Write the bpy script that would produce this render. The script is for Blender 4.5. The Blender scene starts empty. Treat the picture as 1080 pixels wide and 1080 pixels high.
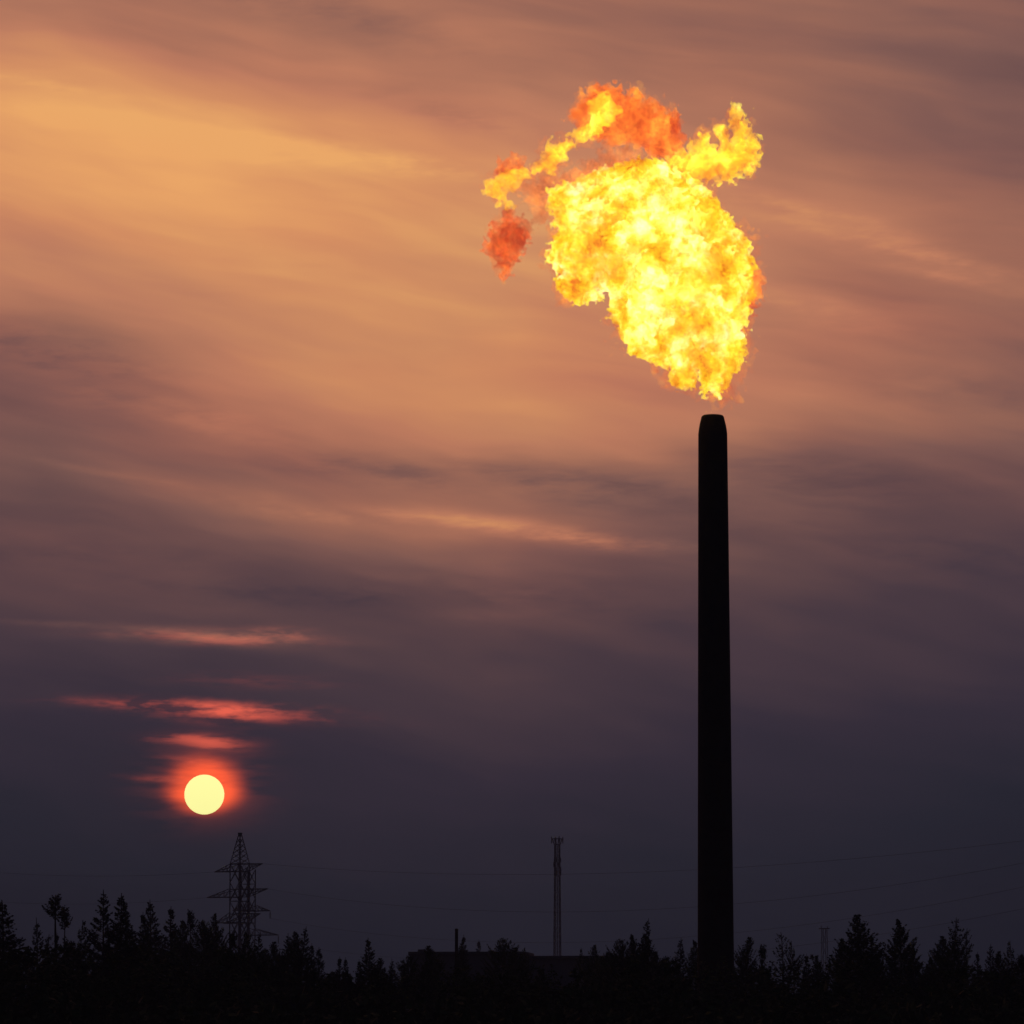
import bpy, math, random
import numpy as np
from mathutils import Vector, Matrix

rad = math.radians
sc = bpy.context.scene
col = sc.collection

# ------------------------------------------------------------------ camera
# The sun's disc (0.53 degrees) is 42 px of 1080 wide: a tele lens of 13.6 degrees.
F = 4528.0                    # focal length in pixels of the 1080 px photograph
HORIZON = 1103.0              # row of the horizon, just below the frame
CAM_Z = 1.7
PITCH = math.atan((HORIZON - 540.0) / F)
cd = bpy.data.cameras.new('camera')
cd.sensor_fit = 'HORIZONTAL'; cd.sensor_width = 36.0
cd.lens = 36.0 * F / 1080.0
cd.clip_start = 0.5; cd.clip_end = 400000.0
cam = bpy.data.objects.new('camera', cd); col.objects.link(cam)
cam.location = (0, 0, CAM_Z)
cam.rotation_euler = (rad(90) + PITCH, 0, 0)
sc.camera = cam
PPD = F * math.pi / 180.0     # pixels per degree


def ray(px, py):
    x = (px - 540.0) / F; v = (540.0 - py) / F
    c, s = math.cos(PITCH), math.sin(PITCH)
    return Vector((x, c - s * v, s + c * v))


def at(px, py, D):
    """point in the direction of a pixel, on the upright plane D metres away"""
    r = ray(px, py)
    return Vector((0, 0, CAM_Z)) + r * (D / r.y)


def lin(r, g, b):
    def f(c):
        c /= 255.0
        return c / 12.92 if c <= 0.04045 else ((c + 0.055) / 1.055) ** 2.4
    return (f(r), f(g), f(b), 1.0)


# ------------------------------------------------------------------ world / sky
SUN_DIR = ray(215.5, 838.0).normalized()
SUN_EL = math.degrees(math.asin(SUN_DIR.z))
SUN_AZ = math.degrees(math.atan2(SUN_DIR.x, SUN_DIR.y))

w = bpy.data.worlds.new('World'); sc.world = w; w.use_nodes = True
nt = w.node_tree; nt.nodes.clear()


class NB:
    """tiny helper that strings shader nodes together"""
    def __init__(s, nt): s.nt = nt
    def put(s, sock, v):
        if isinstance(v, bpy.types.NodeSocket): s.nt.links.new(v, sock)
        elif v is not None: sock.default_value = v
    def n(s, t, **k):
        nd = s.nt.nodes.new(t)
        for a, b in k.items(): setattr(nd, a, b)
        return nd
    def m(s, op, a, b=None, c=None, clamp=False):
        nd = s.n('ShaderNodeMath', operation=op, use_clamp=clamp)
        s.put(nd.inputs[0], a); s.put(nd.inputs[1], b); s.put(nd.inputs[2], c)
        return nd.outputs[0]
    def add(s, a, b): return s.m('ADD', a, b)
    def sub(s, a, b): return s.m('SUBTRACT', a, b)
    def mul(s, a, b): return s.m('MULTIPLY', a, b)
    def mad(s, a, b, c): return s.m('MULTIPLY_ADD', a, b, c)
    def rng(s, v, a, b, c=0.0, d=1.0, smooth=False):
        nd = s.n('ShaderNodeMapRange', clamp=True)
        nd.interpolation_type = 'SMOOTHSTEP' if smooth else 'LINEAR'
        s.put(nd.inputs[0], v)
        for i, q in enumerate((a, b, c, d)): s.put(nd.inputs[1 + i], q)
        return nd.outputs[0]
    def xyz(s, x, y, z=0.0):
        nd = s.n('ShaderNodeCombineXYZ')
        for i, q in enumerate((x, y, z)): s.put(nd.inputs[i], q)
        return nd.outputs[0]
    def noise(s, vec, scale, detail=3.0, rough=0.5, dist=0.0):
        nd = s.n('ShaderNodeTexNoise'); nd.noise_dimensions = '3D'
        s.put(nd.inputs['Vector'], vec); s.put(nd.inputs['Scale'], scale)
        s.put(nd.inputs['Detail'], detail); s.put(nd.inputs['Roughness'], rough)
        s.put(nd.inputs['Distortion'], dist)
        return nd.outputs[0]
    def ramp(s, v, stops):
        nd = s.n('ShaderNodeValToRGB'); cr = nd.color_ramp
        while len(cr.elements) < len(stops): cr.elements.new(0.5)
        for e, (p, c) in zip(cr.elements, sorted(stops)): e.position = p
        for e, (p, c) in zip(cr.elements, sorted(stops)): e.color = c
        s.put(nd.inputs[0], v)
        return nd.outputs[0]
    def curve(s, v, pts):
        nd = s.n('ShaderNodeFloatCurve'); cm = nd.mapping; c = cm.curves[0]
        c.points[0].location = pts[0]; c.points[-1].location = pts[-1]
        for p in pts[1:-1]: c.points.new(*p)
        cm.update(); s.put(nd.inputs['Value'], v)
        return nd.outputs[0]
    def mixf(s, f, a, b):
        nd = s.n('ShaderNodeMix', data_type='FLOAT'); nd.clamp_factor = True
        s.put(nd.inputs[0], f); s.put(nd.inputs[2], a); s.put(nd.inputs[3], b)
        return nd.outputs[0]
    def mixc(s, f, a, b, blend='MIX'):
        nd = s.n('ShaderNodeMix', data_type='RGBA', blend_type=blend); nd.clamp_factor = True
        s.put(nd.inputs[0], f); s.put(nd.inputs[6], a); s.put(nd.inputs[7], b)
        return nd.outputs[2]


B = NB(nt)
tc = B.n('ShaderNodeTexCoord')
sep = B.n('ShaderNodeSeparateXYZ'); nt.links.new(tc.outputs['Generated'], sep.inputs[0])
R2D = 180.0 / math.pi
az = B.mul(B.m('ARCTAN2', sep.outputs[0], sep.outputs[1]), R2D)       # degrees right of north
el = B.mul(B.m('ARCSINE', sep.outputs[2]), R2D)                       # degrees above the horizon


def AZ(px): return (px - 540.0) / PPD
def EL(py): return (HORIZON - py) / PPD


# slow cloud billows that bend everything else
T0 = rad(9)
al = B.sub(B.mul(az, math.cos(T0)), B.mul(el, math.sin(T0)))
ac = B.add(B.mul(az, math.sin(T0)), B.mul(el, math.cos(T0)))
wn1 = B.noise(B.xyz(B.mul(al, 0.16), B.mul(ac, 0.42), 3.1), 1.0, 3.0, 0.55)
wn2 = B.noise(B.xyz(B.mul(al, 0.22), B.mul(ac, 0.6), 9.7), 1.0, 2.0, 0.5)
elw = B.add(el, B.mul(B.sub(wn1, 0.5), 1.7))
azw = B.add(az, B.mul(B.sub(wn2, 0.5), 3.0))

# brightness of the cloud deck in five directions, by elevation: a dark murky bank
# low down, a deck of high cloud lit from below above it, grey cloud on top
rows = [1103, 1040, 1000, 950, 900, 850, 800, 750, 700, 650, 600, 550, 500, 450, 400, 350, 300, 250, 200, 150, 100, 60, 0]
cols = {
    0:    [.08, .10, .125, .155, .19, .22, .27, .32, .385, .43, .47, .51, .55, .57, .62, .72, .82, .87, .92, .93, .90, .85, .77],
    270:  [.10, .13, .15, .18, .21, .245, .285, .335, .40, .46, .55, .65, .68, .74, .82, .87, .90, .93, .96, .98, .88, .80, .74],
    540:  [.11, .14, .165, .20, .235, .275, .315, .365, .43, .51, .59, .69, .73, .82, .87, .88, .90, .92, .92, .86, .78, .74, .73],
    810:  [.09, .12, .14, .18, .215, .245, .275, .315, .375, .44, .51, .56, .63, .73, .78, .79, .79, .78, .75, .71, .69, .68, .67],
    1080: [.07, .09, .11, .14, .17, .205, .245, .285, .335, .39, .44, .49, .54, .61, .65, .68, .69, .67, .64, .61, .60, .60, .60],
}
ELMAX = 24.0
v = B.m('DIVIDE', elw, ELMAX, clamp=True)
t = None; px0 = None
for px, vals in cols.items():
    pts = [(EL(r) / ELMAX, q) for r, q in zip(rows, vals)]
    last = vals[-1]
    pts += [(0.72, last * 0.95), (0.86, last * 0.86), (1.0, last * 0.8)]
    c = B.curve(v, pts)
    t = c if t is None else B.mixf(B.rng(azw, AZ(px0), AZ(px)), t, c)
    px0 = px

# streaks and wisps of cirrus
acw = B.mad(B.sub(wn1, 0.5), 1.3, ac)
n1 = B.noise(B.xyz(B.mul(al, 0.10), B.mul(acw, 0.75), 1.3), 1.0, 4.0, 0.55)
n2 = B.noise(B.xyz(B.mul(al, 0.30), B.mul(acw, 1.9), 5.5), 1.0, 3.0, 0.5)
T1 = rad(16)
al1 = B.sub(B.mul(az, math.cos(T1)), B.mul(el, math.sin(T1)))
ac1 = B.add(B.mul(az, math.sin(T1)), B.mul(el, math.cos(T1)))
n3 = B.noise(B.xyz(B.mul(al1, 0.17), B.mad(B.sub(wn2, 0.5), 1.0, B.mul(ac1, 0.85)), 7.7), 1.0, 3.0, 0.5)
amp = B.rng(t, 0.10, 0.55, 0.10, 1.0)
sw = B.add(B.add(B.mul(B.sub(n1, 0.5), 0.20), B.mul(B.sub(n2, 0.5), 0.15)), B.mul(B.sub(n3, 0.5), 0.16))
t = B.add(t, B.mul(sw, amp))


SN = [B.noise(B.xyz(B.mul(az, 1.7), B.mul(el, 7.0), 3.3), 1.0, 4.0, 0.6),
      B.noise(B.xyz(B.mul(az, 1.3), B.mul(el, 8.0), 8.4), 1.0, 4.0, 0.6)]


FAM = {}
for T_, wob in ((2.5, .14), (7.0, .2), (14.0, .25)):
    c_, s_ = math.cos(rad(T_)), math.sin(rad(T_))
    ew = B.mad(B.sub(wn2, 0.5), wob * 1.6, el)
    FAM[T_] = (B.sub(B.mul(az, c_), B.mul(el, s_)), B.add(B.mul(az, s_), B.mul(ew, c_)), c_, s_)
SNR = SN


def streak(px, py, rx, ry, tilt):
    """one elongated bank of cloud lit by the sun; sizes in degrees"""
    A_, C_, c_, s_ = FAM[min(FAM, key=lambda q: abs(q - tilt))]
    a0, c0 = AZ(px) * c_ - EL(py) * s_, AZ(px) * s_ + EL(py) * c_
    a_ = B.mad(A_, 1.0 / rx, -a0 / rx); b_ = B.mad(C_, 1.0 / ry, -c0 / ry)
    q = B.mad(b_, b_, B.mul(a_, a_))
    return B.m('POWER', 0.3679, q), SNR[int(px + py) % 2]


def banks(lst, gain=0.3, floor=0.12):
    """sum of streaks, frayed by two noises"""
    S = [None, None]
    for (px, py, rx, ry, tilt, a) in lst:
        m, nz = streak(px, py, rx, ry, tilt)
        k = SNR.index(nz)
        S[k] = B.mul(m, a) if S[k] is None else B.mad(m, a, S[k])
    r = None
    for k in (0, 1):
        if S[k] is not None:
            f_ = B.rng(B.mad(S[k], gain, SN[k]), 0.44, 0.66, floor, 1.0)
            q = B.mul(S[k], f_); r = q if r is None else B.add(r, q)
    return r


t = B.add(t, banks([
    (470, 551, 1.0, .09, 7, .14), (560, 562, 1.5, .12, 7, .12), (640, 574, 1.1, .09, 7, .10), (330, 548, 1.6, .16, 7, .07),
    (400, 172, 1.7, .16, 8, .08), (150, 140, 2.4, .13, 8, .06), (230, 165, 2.0, .10, 8, .05), (60, 102, 1.8, .08, 7, .06),
    (950, 270, 2.0, .13, 13, .10), (850, 228, 1.6, .12, 13, .08), (1000, 300, 1.2, .08, 13, .07), (860, 330, 2.4, .2, 13, .05),
    (215, 677, 1.3, .11, 3, .20), (285, 673, .6, .10, 3, .12), (90, 664, .9, .05, 3, .10), (490, 650, .8, .18, 7, .05),
    (200, 440, 1.6, .22, 14, .06), (470, 500, .7, .09, 14, .06), (120, 507, 1.4, .07, 7, .05)], .3, .45))
t = B.sub(t, banks([
    (400, 500, 1.3, .20, 7, .11), (640, 522, 1.7, .28, 7, .09), (540, 505, 1.4, .16, 7, .08), (60, 378, 1.5, .26, 14, .10), (130, 425, 1.6, .2, 14, .06),
    (850, 505, 1.9, .35, 7, .07), (1020, 420, 1.4, .3, 7, .05), (330, 632, 2.6, .2, 3, .07), (600, 630, 2.2, .25, 7, .05), (60, 590, 2.0, .2, 3, .05),
    (330, 20, 2.6, .3, 14, .07), (1000, 590, 1.6, .3, 7, .05), (500, 128, 1.5, .18, 14, .07)], .2, .5))

sky_col = B.ramp(t, [(0.0, lin(14, 18, 29)), (0.10, lin(27, 32, 45)), (0.20, lin(41, 43, 56)), (0.30, lin(58, 51, 65)), (0.40, lin(80, 64, 73)),
                     (0.50, lin(107, 79, 80)), (0.60, lin(137, 97, 89)), (0.70, lin(170, 115, 95)), (0.80, lin(202, 134, 103)),
                     (0.90, lin(224, 153, 106)), (1.0, lin(249, 181, 112))])
rose = B.mul(B.mul(B.rng(wn2, 0.35, 0.62), B.rng(t, 0.35, 0.65)), B.rng(el, 9.5, 12.5, 0.9, 0.35))
sky_col = B.mixc(rose, sky_col, B.mixc(1.0, sky_col, (1.0, 0.90, 0.95, 1), 'MULTIPLY'))

# red cloud banks in front of the low sun, and its aureole
red = banks([
    (225, 678, 1.0, .09, 3, .36), (285, 675, .55, .09, 3, .26),
    (235, 757, .75, .11, 3, .70), (215, 751, 1.15, .07, 3, .35), (250, 760, .45, .08, 2, .35), (205, 784, .55, .07, 3, .60), (225, 790, .35, .08, 2, .5),
    (330, 762, .8, .06, 3, .18), (260, 725, 1.0, .09, 2, .09), (215, 807, .5, .05, 2, .4), (180, 826, .45, .05, 2, .35), (150, 748, .9, .06, 3, .3)], .12, .08)
red = B.mul(red, 1.25)
dx = B.sub(az, SUN_AZ); dy = B.sub(el, SUN_EL)
dyg = B.sub(dy, 0.05)
dark = banks([(165, 806, .55, .055, 2, .9), (300, 806, .9, .06, 3, .8), (270, 769, 1.0, .055, 3, .9), (140, 771, .7, .05, 3, .6),
              (330, 742, .7, .06, 3, .7), (215, 800, .5, .03, 2, .5), (120, 742, .6, .05, 3, .5), (240, 692, .9, .06, 3, .6)], .15)
dark = B.m('MINIMUM', dark, 0.92)
red = B.mul(red, B.sub(1.0, dark))
up = B.mixf(B.rng(dyg, -0.15, 0.1), 2.3, 1.0)          # falls off faster towards the murk below
r2 = B.add(B.mul(B.mul(dx, dx), 0.80), B.mul(B.mul(dyg, dyg), up))
rr = B.m('SQRT', r2)
gn = B.noise(B.xyz(B.mul(az, 0.9), B.mul(el, 4.2), 2.2), 1.0, 3.0, 0.55)
ring = B.m('EXPONENT', B.mul(B.m('POWER', B.m('DIVIDE', rr, 0.40), 4.0), -1.0))
halo = B.m('EXPONENT', B.mul(B.m('POWER', B.m('DIVIDE', rr, 0.52), 2.0), -1.0))
cut = B.mul(B.rng(gn, 0.40, 0.58, 0.12, 1.1), B.sub(1.0, B.mul(dark, 0.8)))
red = B.add(red, B.mul(B.mul(halo, 0.36), cut))
sky_col = B.mixc(1.0, sky_col, B.mixc(1.0, B.xyz(red, red, red), (0.74, 0.092, 0.034, 1), 'MULTIPLY'), 'ADD')
rg = B.mul(B.mul(ring, B.rng(gn, 0.35, 0.58, 0.6, 1.0)), B.sub(1.0, B.mul(dark, 0.6)))
sky_col = B.mixc(1.0, sky_col, B.mixc(1.0, B.xyz(rg, rg, rg), (1.9, 0.165, 0.006, 1), 'MULTIPLY'), 'ADD')

# the sky darkens to dusk blue away from the sun
dotn = B.n('ShaderNodeVectorMath', operation='DOT_PRODUCT')
nt.links.new(tc.outputs['Generated'], dotn.inputs[0]); dotn.inputs[1].default_value = SUN_DIR
ang = B.mul(B.m('ARCCOSINE', dotn.outputs['Value']), R2D)
sky_col = B.mixc(B.rng(ang, 14.0, 75.0, 0.0, 1.0, True), sky_col, lin(26, 29, 42))

# clear air behind the cloud, a little of which comes through
nis = B.n('ShaderNodeTexSky', sky_type='NISHITA')
nis.sun_disc = False
nis.sun_elevation = rad(SUN_EL); nis.sun_rotation = rad(SUN_AZ)
nis.air_density = 1.5; nis.dust_density = 3.0
dim = B.mixc(1.0, nis.outputs[0], (0.003, 0.003, 0.003, 1), 'MULTIPLY')
sky_all = B.mixc(0.97, dim, sky_col)
bg = B.n('ShaderNodeBackground'); nt.links.new(sky_all, bg.inputs[0]); bg.inputs[1].default_value = 1.0
wo = B.n('ShaderNodeOutputWorld'); nt.links.new(bg.outputs[0], wo.inputs[0])

# ------------------------------------------------------------------ the low sun's light
ld = bpy.data.lights.new('sunlight', 'SUN'); ld.energy = 0.1; ld.angle = rad(0.5); ld.color = (1.0, 0.42, 0.2)
lo = bpy.data.objects.new('sunlight', ld); col.objects.link(lo)
LD = Vector((SUN_DIR.x, SUN_DIR.y, SUN_DIR.z + math.tan(rad(1.3)))).normalized()
lo.rotation_euler = LD.to_track_quat('Z', 'Y').to_euler()

sc.view_settings.view_transform = 'Standard'; sc.view_settings.look = 'None'
sc.view_settings.exposure = 0.0; sc.view_settings.gamma = 1.0; sc.view_settings.use_curve_mapping = False
sc.render.engine = 'CYCLES'
sc.cycles.transparent_max_bounces = 128
sc.cycles.max_bounces = 6; sc.cycles.diffuse_bounces = 2; sc.cycles.volume_bounces = 0
sc.cycles.volume_max_steps = 512
sc.cycles.use_denoising = True
sc.cycles.sample_clamp_indirect = 0.05
w.cycles.sampling_method = 'MANUAL'; w.cycles.sample_map_resolution = 256

# ------------------------------------------------------------------ helpers


def mesh_np(name, V, Fq, mat=None, smooth=False):
    V = np.asarray(V, np.float32).reshape(-1, 3); Fq = np.asarray(Fq, np.int32)
    me = bpy.data.meshes.new(name)
    k = Fq.shape[1]; n = len(Fq)
    me.vertices.add(len(V)); me.vertices.foreach_set('co', V.ravel())
    me.loops.add(n * k); me.loops.foreach_set('vertex_index', Fq.ravel())
    me.polygons.add(n)
    me.polygons.foreach_set('loop_start', np.arange(0, n * k, k, dtype=np.int32))
    me.polygons.foreach_set('loop_total', np.full(n, k, np.int32))
    if smooth: me.polygons.foreach_set('use_smooth', np.ones(n, bool))
    me.update(calc_edges=True); me.validate()
    if mat: me.materials.append(mat)
    return me


def link(name, me, parent=None, loc=None):
    o = bpy.data.objects.new(name, me); col.objects.link(o)
    if parent is not None: o.parent = parent
    if loc is not None: o.location = loc
    return o


def tag(o, label=None, cat=None, group=None, kind=None):
    if label: o['label'] = label
    if cat: o['category'] = cat
    if group: o['group'] = group
    if kind: o['kind'] = kind
    return o


def empty(name, loc=(0, 0, 0), rz=0.0):
    o = bpy.data.objects.new(name, None); col.objects.link(o)
    o.location = loc; o.rotation_euler = (0, 0, rz); o.empty_display_size = 0.5
    return o


class MB:
    """collects beams, tubes and boxes as quads"""
    def __init__(s): s.V = []; s.F = []; s.n = 0
    def addq(s, V, Fq):
        V = np.asarray(V, float).reshape(-1, 3); Fq = np.asarray(Fq, int)
        s.V.append(V); s.F.append(Fq + s.n); s.n += len(V)
    def beam(s, a, b, r, r2=None, k=4):
        a = np.array(a, float); b = np.array(b, float); r2 = r if r2 is None else r2
        d = b - a; L = np.linalg.norm(d)
        if L < 1e-6: return
        d /= L
        u = np.cross(d, [0, 0, 1.0])
        if np.linalg.norm(u) < 1e-3: u = np.array([1.0, 0, 0])
        u /= np.linalg.norm(u); w_ = np.cross(d, u)
        th = (np.arange(k) + 0.5) * 2 * math.pi / k
        ring = np.outer(np.cos(th), u) + np.outer(np.sin(th), w_)
        V = np.concatenate([a + ring * r, b + ring * r2, [a], [b]])
        Fq = [[i, (i + 1) % k, k + (i + 1) % k, k + i] for i in range(k)]
        Fq += [[2 * k, (i + 1) % k, i, 2 * k] for i in range(0)]
        if k == 4: Fq += [[3, 2, 1, 0], [4, 5, 6, 7]]
        s.addq(V, Fq)
    def path(s, pts, r, k=4):
        for a, b in zip(pts[:-1], pts[1:]): s.beam(a, b, r, k=k)
    def box(s, c, d):
        cx, cy, cz = c; x, y, z = d[0] / 2, d[1] / 2, d[2] / 2
        V = [(cx + i * x, cy + j * y, cz + q * z) for q in (-1, 1) for j in (-1, 1) for i in (-1, 1)]
        s.addq(V, [[0, 2, 3, 1], [4, 5, 7, 6], [0, 1, 5, 4], [2, 6, 7, 3], [0, 4, 6, 2], [1, 3, 7, 5]])
    def lathe(s, prof, k=48):
        th = np.arange(k) * 2 * math.pi / k
        V = np.concatenate([np.stack([r * np.cos(th), r * np.sin(th), np.full(k, z)], 1) for r, z in prof])
        Fq = []
        for j in range(len(prof) - 1):
            for i in range(k):
                i2 = (i + 1) % k
                Fq.append([j * k + i, j * k + i2, (j + 1) * k + i2, (j + 1) * k + i])
        s.addq(V, Fq)
    def build(s, name, mat, parent=None, smooth=False, loc=None):
        me = mesh_np(name, np.concatenate(s.V), np.concatenate(s.F), mat, smooth)
        return link(name, me, parent, loc)


def mat_plain(name, c1, c2, scale=1.0, rough=0.85, metal=0.0, detail=5.0, bump=0.0):
    m = bpy.data.materials.new(name); m.use_nodes = True
    b = NB(m.node_tree); ns = m.node_tree.nodes
    bs = ns['Principled BSDF']
    tcn = b.n('ShaderNodeTexCoord')
    nz = b.noise(tcn.outputs['Object'], scale, detail, 0.6)
    c = b.ramp(nz, [(0.3, c1 + (1,)), (0.7, c2 + (1,))])
    b.put(bs.inputs['Base Color'], c); bs.inputs['Roughness'].default_value = rough
    bs.inputs['Metallic'].default_value = metal
    if 'Specular IOR Level' in bs.inputs: bs.inputs['Specular IOR Level'].default_value = 0.2
    if bump:
        bp = b.n('ShaderNodeBump'); bp.inputs['Strength'].default_value = bump
        b.put(bp.inputs['Height'], nz); b.put(bs.inputs['Normal'], bp.outputs[0])
    return m


M = {
    'ground': mat_plain('meadow_soil', (.03, .035, .015), (.06, .055, .03), .3),
    'stack': mat_plain('sooty_steel', (.012, .011, .011), (.028, .024, .022), 1.4, .9),
    'tip': mat_plain('burnt_steel', (.010, .009, .009), (.022, .018, .016), 3.0, .85),
    'lattice': mat_plain('weathered_steel', (.07, .075, .08), (.12, .12, .12), .7, .7),
    'wire': mat_plain('aluminium_wire', (.06, .06, .065), (.09, .09, .09), .2, .6),
    'insul': mat_plain('insulator_glass', (.05, .06, .06), (.08, .09, .09), 2.0, .4),
    'bark': mat_plain('bark', (.035, .028, .02), (.07, .058, .045), 6.0),
    'birch': mat_plain('birch_bark', (.06, .055, .05), (.22, .21, .19), 5.0),
    'spruce': mat_plain('spruce_needles', (.012, .024, .010), (.03, .05, .02), 2.0),
    'leaf': mat_plain('leaves', (.025, .04, .012), (.055, .085, .025), 2.0),
    'wall': mat_plain('concrete_wall', (.05, .056, .065), (.085, .09, .10), .3),
    'roof': mat_plain('roofing_felt', (.05, .05, .05), (.08, .08, .08), .5),
    'glass': mat_plain('dark_glass', (.02, .022, .025), (.03, .032, .035), .5, .2),
    'pole': mat_plain('tarred_wood', (.02, .017, .014), (.04, .034, .028), 2.0),
}

# ------------------------------------------------------------------ ground
gx = np.concatenate([[-9000, -4000, -1500], np.linspace(-600, 600, 25), [1500, 4000, 9000]])
gy = np.concatenate([[-3000, -600], np.linspace(-100, 1500, 33), [3000, 6000, 12000]])
rs = np.random.RandomState(5)
GX, GY = np.meshgrid(gx, gy, indexing='ij')
GZ = rs.uniform(-.25, 0.0, GX.shape)
V = np.stack([GX, GY, GZ], -1).reshape(-1, 3)
ny = len(gy)
Fq = [[i * ny + j, (i + 1) * ny + j, (i + 1) * ny + j + 1, i * ny + j + 1] for i in range(len(gx) - 1) for j in range(ny - 1)]
tag(link('ground', mesh_np('ground', V, Fq, M['ground'], True)), kind='structure')

# ------------------------------------------------------------------ the sun's disc
SD = 100000.0
me = bpy.data.meshes.new('sun')
import bmesh
bm = bmesh.new(); bmesh.ops.create_icosphere(bm, subdivisions=5, radius=SD * math.tan(math.atan(20.9 / F)))
bm.to_mesh(me); bm.free()
ms = bpy.data.materials.new('sun_surface'); ms.use_nodes = True; ms.node_tree.nodes.clear()
b = NB(ms.node_tree)
e = b.n('ShaderNodeEmission'); e.inputs[0].default_value = (1.0, 0.96, 0.36, 1); e.inputs[1].default_value = 1.5
o_ = b.n('ShaderNodeOutputMaterial'); ms.node_tree.links.new(e.outputs[0], o_.inputs[0])
ms.cycles.emission_sampling = 'NONE'
me.materials.append(ms)
for p in me.polygons: p.use_smooth = True
sun = link('sun', me, loc=Vector((0, 0, CAM_Z)) + SUN_DIR * SD)
tag(sun, 'round pale yellow setting sun with red glow above the pylon', 'sun')

# ------------------------------------------------------------------ flare stack
SDIST = 300.0
MPP = SDIST / math.cos(PITCH) / F      # metres per pixel at the stack, near enough
base = at(755.5, 1103, SDIST); base.z = 0.0


def zof(py, D): return at(540, py, D).z


stack = empty('flare_stack', base)
tag(stack, 'tall black tapering flare stack with burning gas above its tip', 'flare stack')
px_m = (at(541, 438, SDIST) - at(540, 438, SDIST)).x
zt = zof(458, SDIST)
sh = MB()
prof = [(20.5 * px_m, -.3), (20.5 * px_m, .35), (19.6 * px_m, .4)]
for q in np.linspace(0, 1, 13)[1:]:
    prof.append(((19.6 - 4.3 * q) * px_m, .4 + (zt - .4) * q))
sh.lathe(prof, 64)
shaft = sh.build('shaft', M['stack'], stack, True)
tp = MB()
tp.lathe([(15.3 * px_m, zt), (15.2 * px_m, zt + .06), (14.6 * px_m, zof(452, SDIST)), (13.6 * px_m, zof(447, SDIST)), (12.5 * px_m, zof(442.5, SDIST)),
          (11.9 * px_m, zof(440, SDIST)), (11.1 * px_m, zof(438.7, SDIST)), (10.0 * px_m, zof(438.1, SDIST)), (9.0 * px_m, zof(438, SDIST)),
          (8.6 * px_m, zof(438.4, SDIST)), (8.4 * px_m, zof(441, SDIST)), (8.4 * px_m, zof(470, SDIST))], 64)
tp.build('nozzle', M['tip'], stack, True)
bmr = MB()
for k in range(16):
    a = k * math.pi / 8
    bmr.beam((math.cos(a) * 20.1 * px_m, math.sin(a) * 20.1 * px_m, .3), (math.cos(a) * 20.1 * px_m, math.sin(a) * 20.1 * px_m, .46), .05)
bmr.build('anchor_bolt', M['stack'], stack)['kind'] = 'stuff'

# ------------------------------------------------------------------ flame


def bspline_up(n, step, rsx):
    """weights that spread a random lattice of spacing `step` over n samples"""
    x = np.arange(n) / step
    i = np.floor(x).astype(int); f = x - i
    m = i.max() + 4
    W = np.zeros((n, m), np.float32); r = np.arange(n)
    W[r, i] = (1 - f) ** 3 / 6; W[r, i + 1] = (3 * f ** 3 - 6 * f ** 2 + 4) / 6
    W[r, i + 2] = (-3 * f ** 3 + 3 * f ** 2 + 3 * f + 1) / 6; W[r, i + 3] = f ** 3 / 6
    return W


def vnoise(shape, step, rs):
    Ws = [bspline_up(n, step, rs) for n in shape]
    R = rs.uniform(-1, 1, [W.shape[1] for W in Ws]).astype(np.float32)
    R = np.tensordot(Ws[0], R, (1, 0))
    R = np.einsum('xbc,yb->xyc', R, Ws[1], optimize=True)
    R = np.einsum('xyc,zc->xyz', R, Ws[2], optimize=True)
    return R * 1.9


def poly_sdf(P, xs, ys):
    X, Y = np.meshgrid(xs, ys, indexing='ij')
    d = np.full(X.shape, 1e9); ins = np.zeros(X.shape, bool)
    n = len(P)
    for i in range(n):
        ax, ay = P[i]; bx, by = P[(i + 1) % n]
        ex, ey = bx - ax, by - ay
        h = np.clip(((X - ax) * ex + (Y - ay) * ey) / (ex * ex + ey * ey + 1e-9), 0, 1)
        d = np.minimum(d, (X - ax - h * ex) ** 2 + (Y - ay - h * ey) ** 2)
        c = ((ay > Y) != (by > Y)) & (X < (bx - ax) * (Y - ay) / (by - ay + 1e-12) + ax)
        ins ^= c
    d = np.sqrt(d)
    return np.where(ins, d, -d)


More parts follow.
